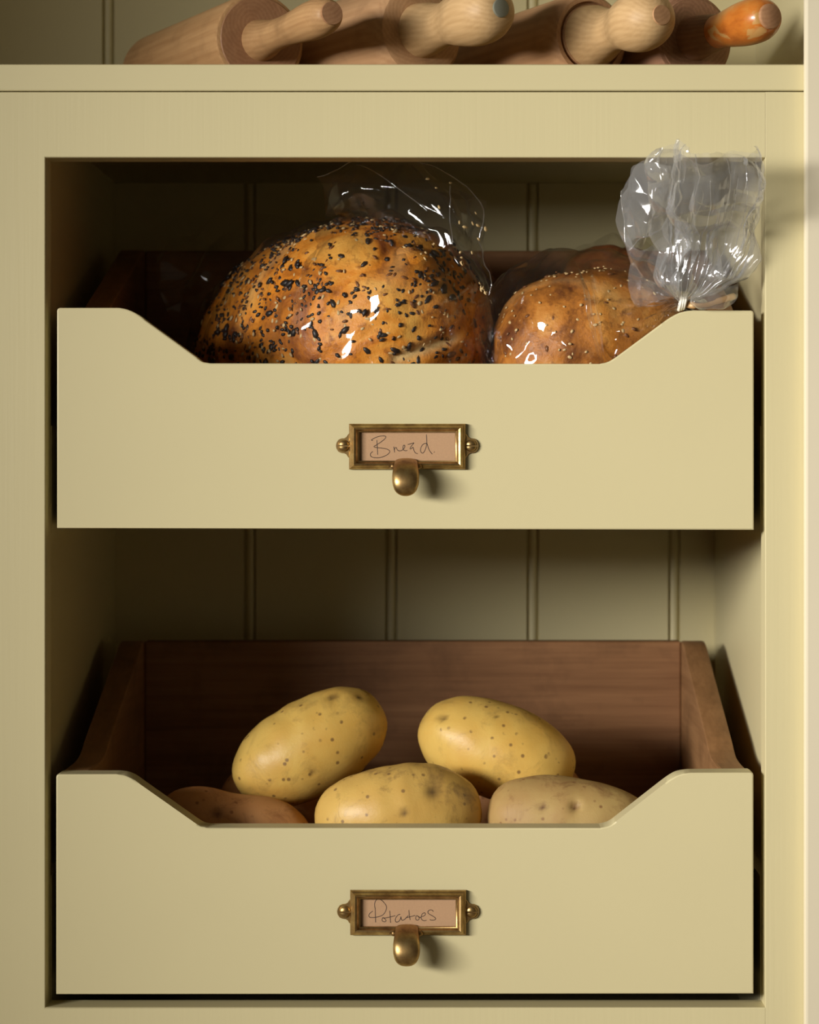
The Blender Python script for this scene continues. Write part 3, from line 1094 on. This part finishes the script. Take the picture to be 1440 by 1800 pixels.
# ---------------------------------------------------------------- cellophane bags
def film_from_grid(name, P, close_u, mat, parent, seed, lams, amps, fade=None, warp=0.35, glint_lines=None):
    Nn = grid_normals(P, close_u)
    d = creases(P, seed, lams, amps, warp)
    if fade is not None:
        d = d * fade
    P = P + Nn * d[..., None]
    me = grid_mesh(name, P, close_u=close_u)
    o = link(name, me, mat, parent, smooth=True)
    for line in (glint_lines(P) if glint_lines else []):          # added tubes standing for bright edge lines and glints along folds
        bm = bmesh.new()
        add_tube(bm, [Vector(p) for p in line], 0.00032, 5)
        bm_link('bag_edge_glint', bm, M_edge_glint, parent, smooth=True)
    return o


def net(ctrl, nu, nv):
    """ctrl rows of (px, py, y) -> dense world grid through them"""
    C = np.array([[tuple(at(*c)) for c in row] for row in ctrl])
    A = np.stack([spline(C[:, j], nu) for j in range(C.shape[1])], 1)
    return np.stack([spline(A[i], nv) for i in range(nu)], 0)


# bag round the seeded loaf
bag1 = empty('cellophane_bag', L1 + Vector((0, 0, -0.05)), 'loose clear cellophane bag wrapped round the big seeded loaf', 'bag')
Pb, _, _ = loaf_surface(A1 * 1.05, B1 * 1.06, C1 * 1.06, 101, p=2.15, nu=280, nv=180, taper=0.17)
Wb = Pb @ np.array(rot1).T + np.array(L1)
fd = np.clip((Wb[..., 2] - zfl_up - 0.003) / 0.02, 0, 1)
film_from_grid('bag_wrap', Wb, True, M_film, bag1, 3, (0.075, 0.052, 0.036, 0.026, 0.017), (0.0034, 0.0026, 0.0017, 0.0010, 0.0006), fd, 0.25)
front_net = [
    [(556, 308, 0.115), (640, 292, 0.105), (715, 289, 0.100), (790, 320, 0.098), (846, 355, 0.100)],
    [(575, 340, 0.098), (645, 325, 0.086), (720, 330, 0.080), (792, 352, 0.080), (852, 400, 0.088)],
    [(590, 372, 0.100), (650, 362, 0.090), (722, 372, 0.078), (796, 402, 0.072), (855, 460, 0.082)],
    [(598, 398, 0.115), (655, 398, 0.098), (724, 412, 0.082), (800, 450, 0.068), (858, 520, 0.076)],
]
film_from_grid('bag_mouth', net(front_net, 120, 160), False, M_film, bag1, 21, (0.06, 0.042, 0.030, 0.020), (0.0042, 0.0034, 0.0022, 0.0010), glint_lines=lambda P: [P[0], P[:, -1], P[20:100, 118], np.array([P[i, 25 + i] for i in range(10, 70)])])  # open edges, plus added highlight streaks across the film
back_net = [
    [(556, 308, 0.117), (640, 296, 0.140), (715, 290, 0.150), (790, 318, 0.140), (848, 355, 0.110)],
    [(566, 345, 0.130), (640, 340, 0.160), (715, 340, 0.170), (795, 360, 0.160), (856, 420, 0.115)],
    [(570, 385, 0.150), (640, 385, 0.175), (715, 390, 0.185), (800, 430, 0.165), (860, 500, 0.115)],
]
film_from_grid('bag_mouth', net(back_net, 90, 150), False, M_film, bag1, 33, (0.06, 0.040, 0.028, 0.018), (0.0040, 0.0032, 0.0020, 0.0010))
fm = net(front_net, 40, 60)
scatter_seeds(bag1, fm + np.array([0, 0.0012, 0]) - np.array(bag1.location), np.ones_like(fm), 1.0, 26, 0.0017, 0.0010, 0.0006, M_seed_pale, 'loose_sesame_seeds', 12,
              dens=lambda P: np.linspace(0, 1, P.shape[1])[None, :] ** 3 * np.ones(P.shape[:2]))
left_net = [
    [(276, 452, 0.20), (340, 405, 0.21), (420, 372, 0.21), (520, 380, 0.20)],
    [(285, 520, 0.19), (345, 470, 0.185), (425, 425, 0.185), (520, 400, 0.18)],
    [(320, 600, 0.18), (352, 545, 0.175), (420, 480, 0.165), (515, 425, 0.155)],
]
film_from_grid('bag_fold', net(left_net, 90, 120), False, M_film, bag1, 41, (0.05, 0.034, 0.022), (0.0040, 0.0030, 0.0016))

# bag round the brown loaf: body that narrows to a tied neck
bag2 = empty('cellophane_bag', L2 + Vector((0, 0, -0.05)), 'tied clear cellophane bag with a crumpled plume rising over the cabinet frame', 'bag')
NECK = at(1201, 529, 0.006)
path = [Vector((X(846, 0.098), 0.100, L2.z - 0.014)), Vector((X(862, 0.098), 0.100, L2.z - 0.012)), Vector((X(905, 0.098), 0.098, L2.z - 0.008)), Vector((X(990, 0.098), 0.098, L2.z - 0.001)), Vector((X(1075, 0.095), 0.096, L2.z + 0.008)),
        Vector((X(1145, 0.080), 0.080, L2.z + 0.017)), Vector((X(1180, 0.045), 0.042, NECK.z - 0.004)), NECK + Vector((-0.004, 0.010, -0.001)), NECK]
rad = [(0.004, 0.004), (0.028, 0.030), (0.050, 0.052), (0.0605, 0.0655), (0.056, 0.062), (0.042, 0.046), (0.018, 0.019), (0.0058, 0.0058), (0.0040, 0.0040)]
S = spline([(p.x, p.y, p.z, r0, r1) for p, r0, r1 in zip(path, [r[0] for r in rad], [r[1] for r in rad])], 190)
nu = 240
u = np.linspace(0, 2 * math.pi, nu, endpoint=False)
C = S[:, :3]
T = np.gradient(C, axis=0)
T /= np.linalg.norm(T, axis=1, keepdims=True)
up = np.array([0, 0, 1.0])
side = np.cross(T, up)
side /= np.linalg.norm(side, axis=1, keepdims=True)
upv = np.cross(side, T)
tt = np.linspace(0, 1, len(S))
pleat = np.clip((tt - 0.62) / 0.3, 0, 1)[None, :] * (0.16 * np.sin(9 * u + 1)[:, None] + 0.10 * np.sin(17 * u + 2.3)[:, None] + 0.06 * np.sin(29 * u)[:, None])
RR = 1 + pleat
Pt = C[None] + side[None] * (np.cos(u)[:, None] * S[None, :, 3] * RR)[..., None] + upv[None] * (np.sin(u)[:, None] * S[None, :, 4] * RR)[..., None]
Pt[..., 2] = np.maximum(Pt[..., 2], zfl_up + 0.0012 + 0.02 * np.clip(zfl_up - Pt[..., 2], 0, 1))
# keep the film inside the drawer, behind its front
yfront = 0.0235
need = (Pt[..., 2] < Zp(545) - 0.0) & (Pt[..., 0] < X(1240))
Pt[..., 1] = np.where(need & (tt[None] < 0.93), np.maximum(Pt[..., 1], yfront), Pt[..., 1])
fd = np.clip(np.minimum(S[None, :, 3] / 0.05, (Pt[..., 2] - zfl_up) / 0.02), 0.0, 1)
film_from_grid('bag_wrap', Pt, True, M_film, bag2, 55, (0.065, 0.045, 0.032, 0.022, 0.015), (0.0032, 0.0026, 0.0017, 0.0009, 0.0005), fd, 0.25)

# film stretched over the dark loaf behind
over_net = [
    [(985, 470, 0.165), (1030, 425, 0.185), (1090, 412, 0.19), (1140, 425, 0.17), (1172, 470, 0.12)],
    [(990, 500, 0.145), (1035, 455, 0.160), (1092, 448, 0.16), (1145, 465, 0.14), (1180, 505, 0.09)],
    [(1000, 530, 0.120), (1045, 490, 0.135), (1100, 488, 0.13), (1150, 505, 0.11), (1190, 528, 0.04)],
]
film_from_grid('bag_fold', net(over_net, 90, 120), False, M_film, bag2, 61, (0.05, 0.035, 0.024), (0.0036, 0.0026, 0.0014))

# the plume above the tie: a gathered tube that opens out, deeply pleated
nv, nu = 200, 420
v = np.linspace(0, 1, nv)
u = np.linspace(0, 2 * math.pi, nu, endpoint=False)
cen = spline([tuple(NECK), tuple(at(1222, 498, 0.000)), tuple(at(1240, 450, -0.004)), tuple(at(1251, 390, -0.008)), tuple(at(1254, 335, -0.014)), tuple(at(1253, 292, -0.020)), tuple(at(1248, 266, -0.026))], nv)
rx = spline([(10 * MM,), (46 * MM,), (76 * MM,), (94 * MM,), (101 * MM,), (99 * MM,), (86 * MM,)], nv)[:, 0]
ry = spline([(0.004,), (0.009,), (0.015,), (0.019,), (0.020,), (0.018,), (0.013,)], nv)[:, 0]
rp = np.random.default_rng(17)
pl = np.zeros((nu, nv))
for f, a0 in ((2, 0.10), (3, 0.15), (5, 0.16), (8, 0.12), (13, 0.07), (29, 0.018)):
    ph = rp.uniform(0, 6.28)
    tw = rp.uniform(-3.2, 3.2) * (1 if f < 15 else 0.4)
    s = (f * u[:, None] + ph + tw * v[None] * 2) / (2 * math.pi)
    pl += a0 * (2 * np.abs(2 * (s - np.floor(s + 0.5))) - 1)
RR = 0.93 + pl * np.clip(v * 5, 0.4, 1)[None] * 0.8
top = 1 + 0.0 * u
lift = (-0.0015 * np.cos(u) - 0.004 + 0.004 * np.sin(2 * u + 0.7) + 0.0022 * np.sin(5 * u + 2))[:, None] * (v ** 3)[None]
Pp = np.zeros((nu, nv, 3))
Pp[..., 0] = cen[None, :, 0] + np.cos(u)[:, None] * rx[None] * RR
Pp[..., 1] = cen[None, :, 1] + np.sin(u)[:, None] * ry[None] * RR
Pp[..., 2] = cen[None, :, 2] + lift
# clear of the face frame's rail: what rises past the opening bows out in front of it
hi = np.clip((Pp[..., 2] - (OT - 0.060)) / 0.054, 0, 1)
hi = hi * hi * (3 - 2 * hi)
Pp[..., 1] -= 0.024 * hi
lim = X(1341) * (1 + (Pp[..., 1] - 0.006) / CAMD)
Pp[..., 0] = np.where(Pp[..., 0] > lim - 0.004, lim - 0.004 + 0.004 * np.tanh((Pp[..., 0] - lim + 0.004) / 0.012), Pp[..., 0])
fd = np.clip(v * 4, 0, 1)[None] * (1 - 0.5 * hi)
film_from_grid('bag_plume', Pp, True, M_film_hazy, bag2, 71, (0.056, 0.041, 0.029, 0.020), (0.0052, 0.0042, 0.0030, 0.0014), fd, 0.2, glint_lines=lambda P: [P[i, 12:int(e)] for i, e in ((236, 150), (252, 120), (263, 185), (279, 105), (291, 190), (305, 140), (318, 110), (330, 180), (344, 130), (357, 195), (371, 115), (384, 160))])  # lines are added streaks standing for highlights on the pleats
# a flap that hangs out sideways from the plume
flap_net = [
    [(1178, 292, -0.006), (1140, 286, 0.004), (1112, 300, 0.010), (1092, 335, 0.014)],
    [(1180, 330, -0.002), (1146, 330, -0.004), (1110, 338, 0.004), (1086, 352, 0.012)],
    [(1172, 365, 0.002), (1144, 375, -0.004), (1112, 380, 0.002), (1088, 385, 0.012)],
    [(1160, 395, 0.006), (1140, 410, 0.000), (1114, 415, 0.006), (1096, 412, 0.014)],
    [(1150, 405, 0.012), (1136, 418, 0.008), (1120, 428, 0.012), (1106, 440, 0.016)],
]
fn = net(flap_net, 110, 110)
film_from_grid('bag_flap', fn, False, M_film_hazy, bag2, 81, (0.046, 0.033, 0.024, 0.016), (0.0036, 0.0028, 0.0018, 0.0008), glint_lines=lambda P: [P[:, -1], P[-1]])
film_from_grid('bag_flap', fn + np.array([0.001, 0.007, 0.0]), False, M_film_hazy, bag2, 87, (0.046, 0.033, 0.024, 0.016), (0.0036, 0.0028, 0.0018, 0.0008))
link_net = [
    [(1108, 410, 0.016), (1125, 430, 0.012), (1150, 425, 0.010), (1175, 410, 0.006)],
    [(1105, 450, 0.030), (1125, 455, 0.022), (1155, 455, 0.014), (1182, 450, 0.006)],
    [(1110, 500, 0.045), (1135, 495, 0.034), (1165, 495, 0.020), (1190, 490, 0.008)],
    [(1125, 530, 0.050), (1150, 528, 0.040), (1178, 528, 0.022), (1197, 526, 0.008)],
]
film_from_grid('bag_fold', net(link_net, 100, 100), False, M_film_hazy, bag2, 91, (0.046, 0.033, 0.024, 0.016), (0.0036, 0.0028, 0.0018, 0.0008))

low_net = [
    [(1216, 520, 0.000), (1242, 512, -0.004), (1270, 508, -0.002), (1296, 500, 0.006)],
    [(1214, 532, -0.004), (1240, 528, -0.010), (1268, 524, -0.008), (1294, 518, 0.002)],
    [(1216, 541, -0.001), (1242, 540, -0.006), (1266, 539, -0.004), (1288, 532, 0.004)],
]
film_from_grid('bag_fold', net(low_net, 60, 80), False, M_film_hazy, bag2, 97, (0.036, 0.024, 0.016), (0.0022, 0.0016, 0.0010))

# gold tie round the neck, its tail lying on the shoulder of the drawer front
bm = bmesh.new()
for k in range(3):
    ring = []
    c0 = NECK + Vector((-0.0016 + 0.0014 * k, 0, 0.0004 * k - 0.0012))
    pts = [c0 + Vector((0.0012 * math.cos(a), 0.0046 * math.sin(a), 0.0048 * math.cos(a))) for a in np.linspace(0, 2 * math.pi, 25)]
    add_tube(bm, pts, 0.0009, 8, 0.7)
bm_link('twist_tie', bm, M_tie_white, bag2, smooth=True)
bm = bmesh.new()
q = spline([tuple(NECK + Vector((0.002, -0.001, -0.002))), tuple(at(1222, 537, 0.002)), tuple(at(1245, 536, 0.004)), tuple(at(1268, 528, 0.006)), tuple(at(1294, 520, 0.006))], 30)
add_tube(bm, [Vector(p) for p in q], [0.0022] * 8 + [0.0017] * 12 + [0.0022] * 9 + [0.0010], 8, 0.35)
bm_link('tie_tail', bm, M_tie, bag2, smooth=True)
